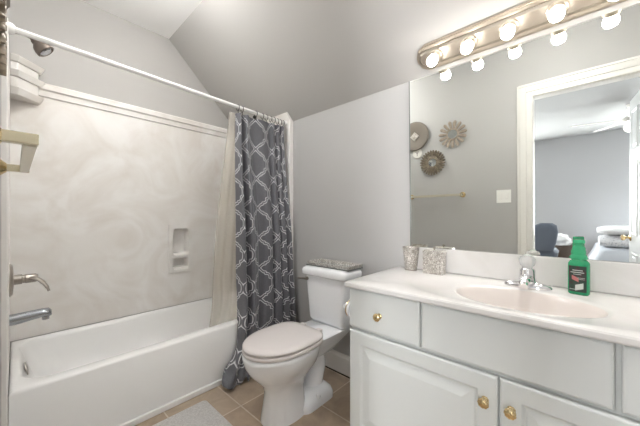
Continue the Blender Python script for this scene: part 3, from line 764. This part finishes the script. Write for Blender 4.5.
# carcass left open at the top so the sink bowl hangs inside
box(bm, VX, W - 0.003, VY1 - 0.018, VY1, 0.10, VT); box(bm, VX, W - 0.003, VY0, VY0 + 0.018, 0.10, VT)
box(bm, VX, W - 0.003, VY0 + 0.018, VY1 - 0.018, 0.10, 0.118)
box(bm, VX, VX + 0.018, VY0 + 0.018, VY1 - 0.018, 0.118, VT)
obj('carcass', bm, M_cab_in, va)
FX = 1.066
def front(y0, y1, z0, z1, raised):
    bm = BM(); rings = []
    def rg(ins, x): return [(x, y0 + ins, z0 + ins), (x, y1 - ins, z0 + ins), (x, y1 - ins, z1 - ins), (x, y0 + ins, z1 - ins)]
    rings = [rg(0, VX - 0.0005), rg(0, FX + 0.006), rg(0.003, FX + 0.002), rg(0.008, FX)]
    if raised:
        rings += [rg(0.058, FX), rg(0.062, FX + 0.004), rg(0.068, FX + 0.009), rg(0.074, FX + 0.009), rg(0.105, FX + 0.001), rg(0.110, FX)]
    loft(bm, rings); return bm
def knob(x, y, z, parent):
    bm = BM()
    lathe(bm, [(0, 0), (0.012, 0), (0.011, 0.003), (0.006, 0.006), (0.006, 0.013), (0.013, 0.017), (0.0165, 0.022), (0.0165, 0.027), (0.012, 0.031), (0.006, 0.033), (0.0, 0.033)], (x, y, z), (-1, 0, 0), 36, lobes=9, amp=0.05)
    o = obj('knob', bm, M_brass, parent, smooth=True); o['label'] = 'fluted brass knob'; return o
d = obj('drawer', front(0.449, 0.787, 0.618, 0.797, False), M_cab, va); knob(FX, 0.625, 0.70, d)
obj('false_drawer_front', front(-0.078, 0.441, 0.618, 0.797, False), M_cab, va)
d = obj('drawer', front(-0.43, -0.092, 0.618, 0.797, False), M_cab, va); knob(FX, -0.26, 0.70, d)
d = obj('door', front(0.187, 0.786, 0.112, 0.604, True), M_cab, va); knob(FX, 0.223, 0.516, d)
d = obj('door', front(-0.43, 0.181, 0.112, 0.604, True), M_cab, va); knob(FX, 0.149, 0.516, d)

# paper holder on the cabinet's left side
ph_ = thing('paper_holder', (1.11, VY1, 0.69), 'white and brass paper holder on the left side of the vanity', 'paper holder')
for x in (1.098, 1.225):
    bm = BM(); lathe(bm, [(0, 0), (0.040, 0), (0.040, 0.012), (0.034, 0.022), (0.016, 0.028), (0.015, 0.034), (0.020, 0.040), (0.016, 0.050), (0, 0.052)], (x, VY1 + 0.0003, 0.69), (0, 1, 0)); p = obj('post', bm, M_porc, ph_, smooth=True)
    bm = BM(); lathe(bm, [(0.020, 0), (0.0395, 0), (0.040, 0.004), (0.036, 0.006), (0.020, 0.010)], (x, VY1 + 0.0155, 0.69), (0, 1, 0)); obj('brass_band', bm, M_brass, p, smooth=True)
bm = BM(); tube(bm, [(1.115, VY1 + 0.042, 0.69), (1.208, VY1 + 0.042, 0.69)], 0.007); obj('roller', bm, M_brass, ph_, smooth=True)

# countertop with moulded bowl
CX0, CX1, CY0, CY1, CZ = 1.044, W - 0.001, YE + 0.002, 0.797, 0.83
SCX, SCY, SAX, SAY = 1.277, 0.147, 0.166, 0.232
ct = thing('countertop', (1.32, 0.13, VT), 'cream cultured marble vanity top with moulded oval sink', 'countertop')
N = 96
angs = [2 * PI * i / N for i in range(N)]
def rect_pt(t, ins=0):
    x0, x1, y0, y1 = CX0 + ins - SCX, CX1 - ins - SCX, CY0 + ins - SCY, CY1 - ins - SCY
    c, s_ = math.cos(t) * SAX, math.sin(t) * SAY
    k = min((x1 / c) if c > 1e-9 else (x0 / c) if c < -1e-9 else 1e9, (y1 / s_) if s_ > 1e-9 else (y0 / s_) if s_ < -1e-9 else 1e9)
    return SCX + c * k, SCY + s_ * k
# snap the nearest rays to the four corners
snap = {}
for cxn, cyn in ((CX0, CY0), (CX0, CY1), (CX1, CY0), (CX1, CY1)):
    t = math.atan2((cyn - SCY) / SAY, (cxn - SCX) / SAX) % (2 * PI)
    i = min(range(N), key=lambda q: min(abs(angs[q] - t), 2 * PI - abs(angs[q] - t))); angs[i] = t
def rr(ins, z): return [(*rect_pt(t, 0), z) if ins == 0 else (min(max(rect_pt(t)[0], CX0 + ins), CX1 - ins), min(max(rect_pt(t)[1], CY0 + ins), CY1 - ins), z) for t in angs]
def el(a, b, z, dx=0, p=2.0):
    out = []
    for t in angs:
        c, s_ = math.cos(t), math.sin(t)
        k = (abs(c) ** p + abs(s_) ** p) ** (-1 / p)
        out.append((SCX + dx + a * c * k, SCY + b * s_ * k, z))
    return out
bm = BM()
rings = [rr(0.012, VT), rr(0.004, VT + 0.0005), rr(0, VT + 0.006), rr(0, CZ - 0.007), rr(0.003, CZ - 0.002), rr(0.009, CZ),
         el(0.218, 0.42, CZ, 0.016, 2.4), el(0.210, 0.412, CZ - 0.003, 0.016, 2.4), el(SAX + 0.012, SAY + 0.012, CZ - 0.003), el(SAX + 0.001, SAY + 0.001, CZ - 0.005), el(SAX - 0.006, SAY - 0.006, CZ - 0.009)]
loft(bm, rings, cap0=False, cap1=False)
obj('slab', bm, M_counter, ct, smooth=True, angle=30)
bm = BM()
rings = [el(SAX - 0.006, SAY - 0.006, CZ - 0.009), el(SAX - 0.017, SAY - 0.022, CZ - 0.026), el(SAX - 0.03, SAY - 0.04, CZ - 0.07), el(SAX - 0.06, SAY - 0.09, CZ - 0.11), el(0.045, 0.06, CZ - 0.13), el(0.02, 0.02, CZ - 0.133)]
loft(bm, rings, cap0=False, cap1=True); obj('basin', bm, M_bowl, ct, smooth=True, angle=60)
bm = BM(); lathe(bm, [(0, 0), (0.022, 0), (0.02, 0.003), (0.0, 0.003)], (SCX, SCY, CZ - 0.1325)); obj('drain', bm, M_chrome, ct, smooth=True)
bm = BM(); box(bm, W - 0.020, W - 0.0015, CY0, 0.735, CZ, 0.955); obj('backsplash', bm, M_counter, ct, bevel=0.004)

# mirror: plate glass leaning slightly forward at the top
TILT = math.tan(math.radians(1.2)); MZ0, MZ1, MY1 = 0.957, 1.925, 0.72
wm = thing('wall_mirror', (W, 0.1, MZ0), 'large frameless wall mirror above the vanity backsplash', 'mirror')
mf = lambda z: W - 0.010 - (z - 0.955) * TILT
bm = BM(); prism(bm, [(mf(MZ0), MZ0), (W - 0.001, MZ0), (W - 0.001, MZ1), (mf(MZ1), MZ1)], YE + 0.01, MY1); obj('mirror_glass', bm, M_mirror, wm)
bm = BM(); prism(bm, [(mf(MZ0) - 0.0012, MZ0), (mf(MZ0) - 0.0002, MZ0), (mf(MZ1) - 0.0002, MZ1), (mf(MZ1) - 0.0012, MZ1)], MY1 - 0.006, MY1); obj('polished_edge', bm, M_edge, wm)

# ------------------------------------------------------------------ vanity light bar on the slope
LY = 0.145; HALF = 0.505
nrm = Vector((-1, 0, -1)).normalized(); up = Vector((-1, 0, 1)).normalized(); side = Vector((0, 1, 0))
BC = Vector((1.526, LY, 2.006))
BC = BC - nrm * ((BC.x + BC.z - (W + KNEE)) / (-math.sqrt(2)) ) # onto the slope plane
vl = thing('vanity_light', BC, 'champagne metal vanity light bar with round bulbs above the mirror', 'vanity light')
def bar_ring(hl, hw, h, ch_):
    pts = []
    for y, w in ((-hl + ch_, -hw), (hl - ch_, -hw), (hl - ch_ * 0.3, -hw + ch_ * 0.35), (hl, -hw + ch_), (hl, hw - ch_), (hl - ch_ * 0.3, hw - ch_ * 0.35), (hl - ch_, hw), (-hl + ch_, hw), (-hl + ch_ * 0.3, hw - ch_ * 0.35), (-hl, hw - ch_), (-hl, -hw + ch_), (-hl + ch_ * 0.3, -hw + ch_ * 0.35)):
        pts.append(BC + side * y + up * w + nrm * h)
    return pts
bm = BM(); loft(bm, [bar_ring(HALF, 0.067, 0.0005, 0.055), bar_ring(HALF, 0.067, 0.008, 0.055), bar_ring(HALF - 0.007, 0.060, 0.010, 0.051), bar_ring(HALF - 0.009, 0.058, 0.018, 0.049), bar_ring(HALF - 0.018, 0.049, 0.020, 0.044)])
bp = obj('backplate', bm, M_champ, vl)
bm = BM(); loft(bm, [bar_ring(HALF - 0.018, 0.042, 0.0195, 0.036), bar_ring(HALF - 0.019, 0.041, 0.030, 0.035), bar_ring(HALF - 0.028, 0.030, 0.036, 0.025)]); obj('raised_channel', bm, M_champ2, bp)
for k in range(6):
    p = BC + side * (0.4005 - k * 0.1640) + nrm * 0.008
    bm = BM(); lathe(bm, [(0, 0.026), (0.034, 0.026), (0.036, 0.038), (0.034, 0.040), (0.03, 0.042), (0.028, 0.062), (0.026, 0.064), (0.0, 0.064)], p, nrm); so = obj('lamp_holder', bm, M_champ, vl, smooth=True)
    bm = BM(); lathe(bm, [(0, 0.066), (0.013, 0.067), (0.016, 0.072), (0.022, 0.082), (0.0255, 0.094), (0.0255, 0.105), (0.021, 0.115), (0.011, 0.121), (0, 0.123)], p - nrm * 0.008, nrm, 24); o = obj('light_bulb', bm, M_bulb, so, smooth=True); o['label'] = 'lit round globe bulb'

# two short-stemmed lamps added overhead, out of view, as room fill
def fill_lamp(lx, ly, drop, m, label):
    cl = thing('ceiling_lamp', (lx, ly, CEIL), label, 'ceiling lamp', 'bathroom ceiling lamps')
    bm = BM(); lathe(bm, [(0, 0), (0.09, 0), (0.09, -0.02), (0.07, -0.03), (0, -0.03)], (lx, ly, CEIL - 0.0005)); obj('lamp_base', bm, M_trim, cl, smooth=True)
    bm = BM(); lathe(bm, [(0, -0.03), (0.012, -0.03), (0.012, -drop - 0.001), (0, -drop - 0.001)], (lx, ly, CEIL)); obj('lamp_stem', bm, M_nickel, cl, smooth=True)
    bm = BM(); lathe(bm, [(0, 0.0), (0.09, 0.0), (0.12, -0.02), (0.13, -0.05), (0.115, -0.08), (0.07, -0.10), (0, -0.105)], (lx, ly, CEIL - drop), n=32); obj('lamp_shade', bm, m, cl, smooth=True, angle=60)
fill_lamp(0.45, 1.66, 0.12, M_fill, 'round white ceiling lamp overhead near the tub and curtain')
fill_lamp(0.76, 0.10, 0.05, M_fill2, 'round white ceiling lamp overhead near the doorway')

# ------------------------------------------------------------------ faucet
FXc, FYc = 1.482, 0.150
fz = CZ - 0.003
fa = thing('sink_faucet', (FXc, FYc, fz), 'chrome centerset faucet with clear knob handle behind the sink', 'faucet')
bm = BM()
def stad(hl, hw, z, n=16):
    out = []
    for i in range(2 * n):
        t = 2 * PI * i / (2 * n); c, s_ = math.cos(t), math.sin(t)
        k = 0.62 + 0.38 * abs(c) ** 0.8 if False else 1
        out.append((FXc + hw * s_ * k, FYc + hl * (abs(c) ** 0.8) * (1 if c > 0 else -1), z))
    return out
loft(bm, [stad(0.083, 0.029, fz), stad(0.084, 0.030, fz + 0.009), stad(0.080, 0.027, fz + 0.017), stad(0.055, 0.02, fz + 0.024), stad(0.03, 0.017, fz + 0.034)]); obj('deck_plate', bm, M_chrome, fa, smooth=True, angle=60)
bm = BM(); lathe(bm, [(0, 0), (0.036, 0.0), (0.034, 0.02), (0.030, 0.040), (0.029, 0.066), (0.024, 0.074), (0, 0.076)], (FXc, FYc, fz + 0.01)); obj('faucet_body', bm, M_chrome, fa, smooth=True)
bm = BM(); tube(bm, smooth_path([(FXc - 0.005, FYc, fz + 0.036), (FXc - 0.04, FYc, fz + 0.042), (FXc - 0.085, FYc, fz + 0.040), (FXc - 0.115, FYc, fz + 0.026)]), [0.025] * 5 + [0.020] * 7 + [0.015] * 7); obj('spout', bm, M_chrome, fa, smooth=True)
bm = BM(); lathe(bm, [(0, 0.085), (0.018, 0.085), (0.018, 0.090), (0.025, 0.098), (0.029, 0.110), (0.029, 0.124), (0.025, 0.133), (0.014, 0.138), (0, 0.138)], (FXc, FYc, fz), n=40, lobes=10, amp=0.04); hd_ = obj('knob_handle', bm, M_acryl, fa, smooth=True); hd_['label'] = 'clear faceted acrylic knob'
bm = BM(); lathe(bm, [(0, 0.138), (0.014, 0.138), (0.013, 0.141), (0, 0.142)], (FXc, FYc, fz)); obj('index_button', bm, M_lwhite, hd_, smooth=True)

# ------------------------------------------------------------------ green soap bottle
BXc, BYc = 1.497, -0.012
rot = Matrix.Rotation(math.radians(-12), 3, 'Z')
so = thing('soap_bottle', (BXc, BYc, CZ - 0.0028), 'green plastic soap bottle with dark label beside the faucet', 'bottle')
bz = CZ - 0.0028
def brr(hx_, hy_, r, z, n=6):
    return [(BXc + (rot @ Vector((p[0], p[1], 0))).x, BYc + (rot @ Vector((p[0], p[1], 0))).y, bz + z) for p in rrect(-hx_, hx_, -hy_, hy_, r, 0, n)]
bm = BM(); loft(bm, [brr(.019, .028, .014, 0), brr(.022, .031, .016, .004), brr(.023, .032, .017, .02), brr(.023, .0315, .017, .11), brr(.0225, .031, .017, .122), brr(.019, .026, .016, .131), brr(.016, .020, .0154, .136)])
obj('bottle_body', bm, M_green, so, smooth=True, angle=60)
bm = BM(); loft(bm, [brr(.0185, .0245, .017, .1365), brr(.019, .025, .0175, .139), brr(.019, .025, .0175, .150), brr(.0175, .0225, .016, .155)]); obj('collar', bm, M_green2, so, smooth=True)
bm = BM(); loft(bm, [brr(.0155, .0195, .014, .155), brr(.0155, .0195, .014, .182), brr(.0125, .015, .011, .190)]); cp = obj('cap', bm, M_green2, so, smooth=True)
bm = BM(); loft(bm, [brr(.0105, .0115, .0104, .190), brr(.0105, .0115, .0104, .198), brr(.0145, .0185, .014, .200), brr(.0145, .0185, .014, .210), brr(.012, .016, .0115, .214)]); obj('cap_button', bm, M_green2, cp, smooth=True)
def lab(y0, y1, z0, z1, t=0.0008, slant=0):
    rings = []
    nY = 10
    bm = BM()
    def P(y, z, off):
        # front surface of the rounded body
        x = -0.0232 - off
        if abs(y) > 0.0145: x += (abs(y) - 0.0145) ** 2 * 30
        q = rot @ Vector((x, y, 0)); return (BXc + q.x, BYc + q.y, bz + z)
    ys = [y0 + (y1 - y0) * i / nY for i in range(nY + 1)]
    rings = [[P(y, z0 + slant * (y - y0), t) for y in ys], [P(y, z1 + slant * (y - y0), t) for y in ys]]
    loft(bm, rings, False, False, closed=False); return bm
lb = obj('front_label', lab(-0.026, 0.026, 0.012, 0.112), M_label, so, smooth=True)
for a in ((-0.016, 0.014, 0.094, 0.097), (-0.02, 0.02, 0.086, 0.089), (-0.012, 0.012, 0.079, 0.081), (-0.022, 0.0, 0.066, 0.0675), (-0.022, -0.004, 0.061, 0.0625), (0.006, 0.023, 0.020, 0.022)):
    obj('label_lettering', lab(*a, t=0.0014), M_lwhite, lb)
obj('label_picture', lab(-0.018, 0.006, 0.026, 0.048, t=0.0013, slant=-0.4), M_lwhite, lb)
obj('label_picture', lab(-0.004, 0.016, 0.050, 0.066, t=0.0013, slant=0.5), M_lpink, lb)

# ------------------------------------------------------------------ tumbler and canister
bm = BM(); tb = (1.525, 0.690)
tu = thing('tumbler', (tb[0], tb[1], CZ), 'tapered silver mosaic tumbler at the left end of the vanity top', 'tumbler')
lathe(bm, [(0, 0.004), (0.032, 0.004), (0.034, 0.02), (0.046, 0.128), (0.043, 0.128), (0.03, 0.02), (0, 0.016)], (*tb, CZ), n=36); obj('tumbler_body', bm, M_mosaic, tu, smooth=True, angle=50)
bm = BM(); lathe(bm, [(0, 0), (0.034, 0.0), (0.0345, 0.006), (0.0, 0.006)], (*tb, CZ), n=36); obj('tumbler_foot', bm, M_nickel, tu, smooth=True)
bm = BM(); lathe(bm, [(0.043, 0.127), (0.047, 0.127), (0.0475, 0.131), (0.043, 0.131)], (*tb, CZ), n=36)
bm.free(); bm = BM()
tube(bm, [(tb[0] + 0.0455 * math.cos(t), tb[1] + 0.0455 * math.sin(t), CZ + 0.128) for t in [2 * PI * i / 36 for i in range(37)]], 0.002, 6); obj('tumbler_rim', bm, M_nickel, tu, smooth=True)
kb = (1.510, 0.553)
ca = thing('canister', (kb[0], kb[1], CZ), 'square silver mosaic canister with lid beside the tumbler', 'canister')
def sq(h, z, r=0.006): return rrect(kb[0] - h * 0.62, kb[0] + h * 0.62, kb[1] - h, kb[1] + h, r, CZ + z, 4)
bm = BM(); loft(bm, [sq(.052, 0.0), sq(.052, 0.106)]); obj('canister_body', bm, M_mosaic, ca, smooth=True)
bm = BM(); loft(bm, [sq(.053, 0.1062), sq(.054, 0.108), sq(.054, 0.118), sq(.050, 0.124)]); li = obj('canister_lid', bm, M_mosaic, ca, smooth=True)
bm = BM(); lathe(bm, [(0, 0), (0.004, 0), (0.004, 0.006), (0.008, 0.010), (0.008, 0.015), (0.0, 0.018)], (*kb, CZ + 0.124)); obj('lid_knob', bm, M_nickel, li, smooth=True)

# ------------------------------------------------------------------ left wall: towel bar, sunburst mirrors, switch
twz = 1.298
tw = thing('towel_bar', (XL, 1.15, twz), 'champagne square towel bar with brass posts on the left wall', 'towel bar')
for y in (0.872, 1.428):
    p = obj('post', box(BM(), XL + 0.008, 0.036, y - 0.011, y + 0.011, twz - 0.012, twz + 0.012), M_pale, tw, bevel=0.002)
    bm = BM(); lathe(bm, [(0, 0.0003), (0.028, 0.0003), (0.028, 0.008), (0.022, 0.014), (0.015, 0.022), (0, 0.024)], (XL, y, twz), (1, 0, 0)); obj('rosette', bm, M_brass, tw, smooth=True)
obj('bar', box(BM(), 0.012, 0.034, 0.883, 1.417, twz - 0.014, twz + 0.012), M_bar, tw, bevel=0.002)

def sunburst(y, z, r_out, r_in, r_mir, n, w, pm_, pointed, label):
    t = thing('sunburst_mirror', (XL, y, z), label, 'wall mirror')
    for k in range(n):
        a = 2 * PI * k / n + 0.1
        pts = []
        prof = ((r_in, .55 * w), (r_in + (r_out - r_in) * .5, .9 * w), (r_in + (r_out - r_in) * .85, w if not pointed else .7 * w), (r_out, .45 * w if not pointed else .12 * w))
        if pointed: prof = ((r_in, .6 * w), (r_in + (r_out - r_in) * .6, w), (r_in + (r_out - r_in) * .85, .8 * w), (r_out, .25 * w))
        loop = [(r, ww) for r, ww in prof] + [(r, -ww) for r, ww in prof[::-1]]
        rings = []
        for x, sc in ((0.003, .9), (0.009, 1.0), (0.016, .6)):
            rings.append([(XL + x + (0.006 if r > r_in * 1.3 else 0) * (1 if not pointed else 1.4), y + r * math.cos(a) - ww * sc * math.sin(a), z + r * math.sin(a) + ww * sc * math.cos(a)) for r, ww in loop])
        bm = BM(); loft(bm, rings); obj('petal', bm, pm_, t, smooth=True, angle=40)
    bm = BM(); lathe(bm, [(0, 0.0003), (r_in * 1.12, 0.0003), (r_in * 1.12, 0.016), (r_mir * 1.15, 0.022), (r_mir, 0.020), (r_mir, 0.016), (0, 0.016)], (XL, y, z), (1, 0, 0), 40); fr = obj('frame', bm, pm_, t, smooth=True, angle=30)
    bm = BM(); lathe(bm, [(0, 0.0162), (r_mir * 0.99, 0.0162), (r_mir * 0.96, 0.0185), (0, 0.0195)], (XL, y, z), (1, 0, 0), 40); obj('mirror_disc', bm, M_smallmirror, t, smooth=True, angle=30)
    return t
sunburst(0.962, 1.945, 0.142, 0.058, 0.048, 15, 0.0165, M_petal, False, 'sunburst wall mirror with broad rounded taupe petals, highest on the left wall')
sunburst(1.178, 1.672, 0.140, 0.066, 0.043, 28, 0.0125, M_petal2, True, 'sunburst wall mirror with many narrow bronze rays above the towel bar')
rd = thing('round_wall_basket', (XL, 1.378, 1.998), 'round taupe dished wall ornament with pale centre, partly cut off by mirror edge', 'wall ornament')
bm = BM(); lathe(bm, [(0, 0.0003), (0.14, 0.0003), (0.165, 0.012), (0.168, 0.022), (0.155, 0.030), (0.11, 0.026), (0.075, 0.012), (0, 0.010)], (XL, 1.378, 1.998), (1, 0, 0), 48); obj('rim', bm, M_taupe, rd, smooth=True)
bm = BM(); lathe(bm, [(0, 0.0105), (0.055, 0.0125), (0.05, 0.022), (0, 0.024)], (XL, 1.378, 1.998), (1, 0, 0), 4); obj('centre_boss', bm, M_mosaic, rd)
bm = BM(); lathe(bm, [(0, 0.0003), (0.056, 0.0003), (0.058, 0.006), (0.05, 0.012), (0, 0.010)], (XL, 1.352, 1.800), (1, 0, 0), 36)
pl = tag(center_origin(obj('round_plaque', bm, M_plaque, smooth=True)), 'small white round plaque below the taupe ornament on the left wall', 'plaque')
for a, b in (((-0.014, 0.022), (0.0, -0.004)), ((0.016, 0.020), (0.0, -0.004)), ((0.0, -0.004), (0.002, -0.03))):
    bm = BM(); tube(bm, [(XL + 0.0125, 1.352 + a[0], 1.80 + a[1]), (XL + 0.0125, 1.352 + b[0], 1.80 + b[1])], 0.0028, 6); obj('sprig_mark', bm, M_taupe, pl)
sw = thing('light_switch', (XL, 0.507, 1.262), 'white double rocker light switch plate beside the door casing', 'light switch')
obj('switch_plate', box(BM(), XL + 0.0003, XL + 0.006, 0.507 - 0.06, 0.507 + 0.06, 1.262 - 0.062, 1.262 + 0.062), M_switch, sw, bevel=0.003)
for s_ in (-1, 1):
    obj('rocker', box(BM(), XL + 0.0062, XL + 0.010, 0.507 + s_ * 0.025 - 0.012, 0.507 + s_ * 0.025 + 0.012, 1.262 - 0.026, 1.262 + 0.026), M_switch, sw, bevel=0.002)

# ------------------------------------------------------------------ bath mat
bm = BM()
loft(bm, [rrect(0.02, 0.79, 1.20, 1.675, 0.025, 0.0005), rrect(0.02, 0.79, 1.20, 1.675, 0.025, 0.010), rrect(0.028, 0.782, 1.208, 1.667, 0.022, 0.015)])
tag(center_origin(obj('bath_mat', bm, M_mat, smooth=True, angle=50)), 'pale grey rectangular bath mat on the tile floor in front of the tub', 'bath mat')
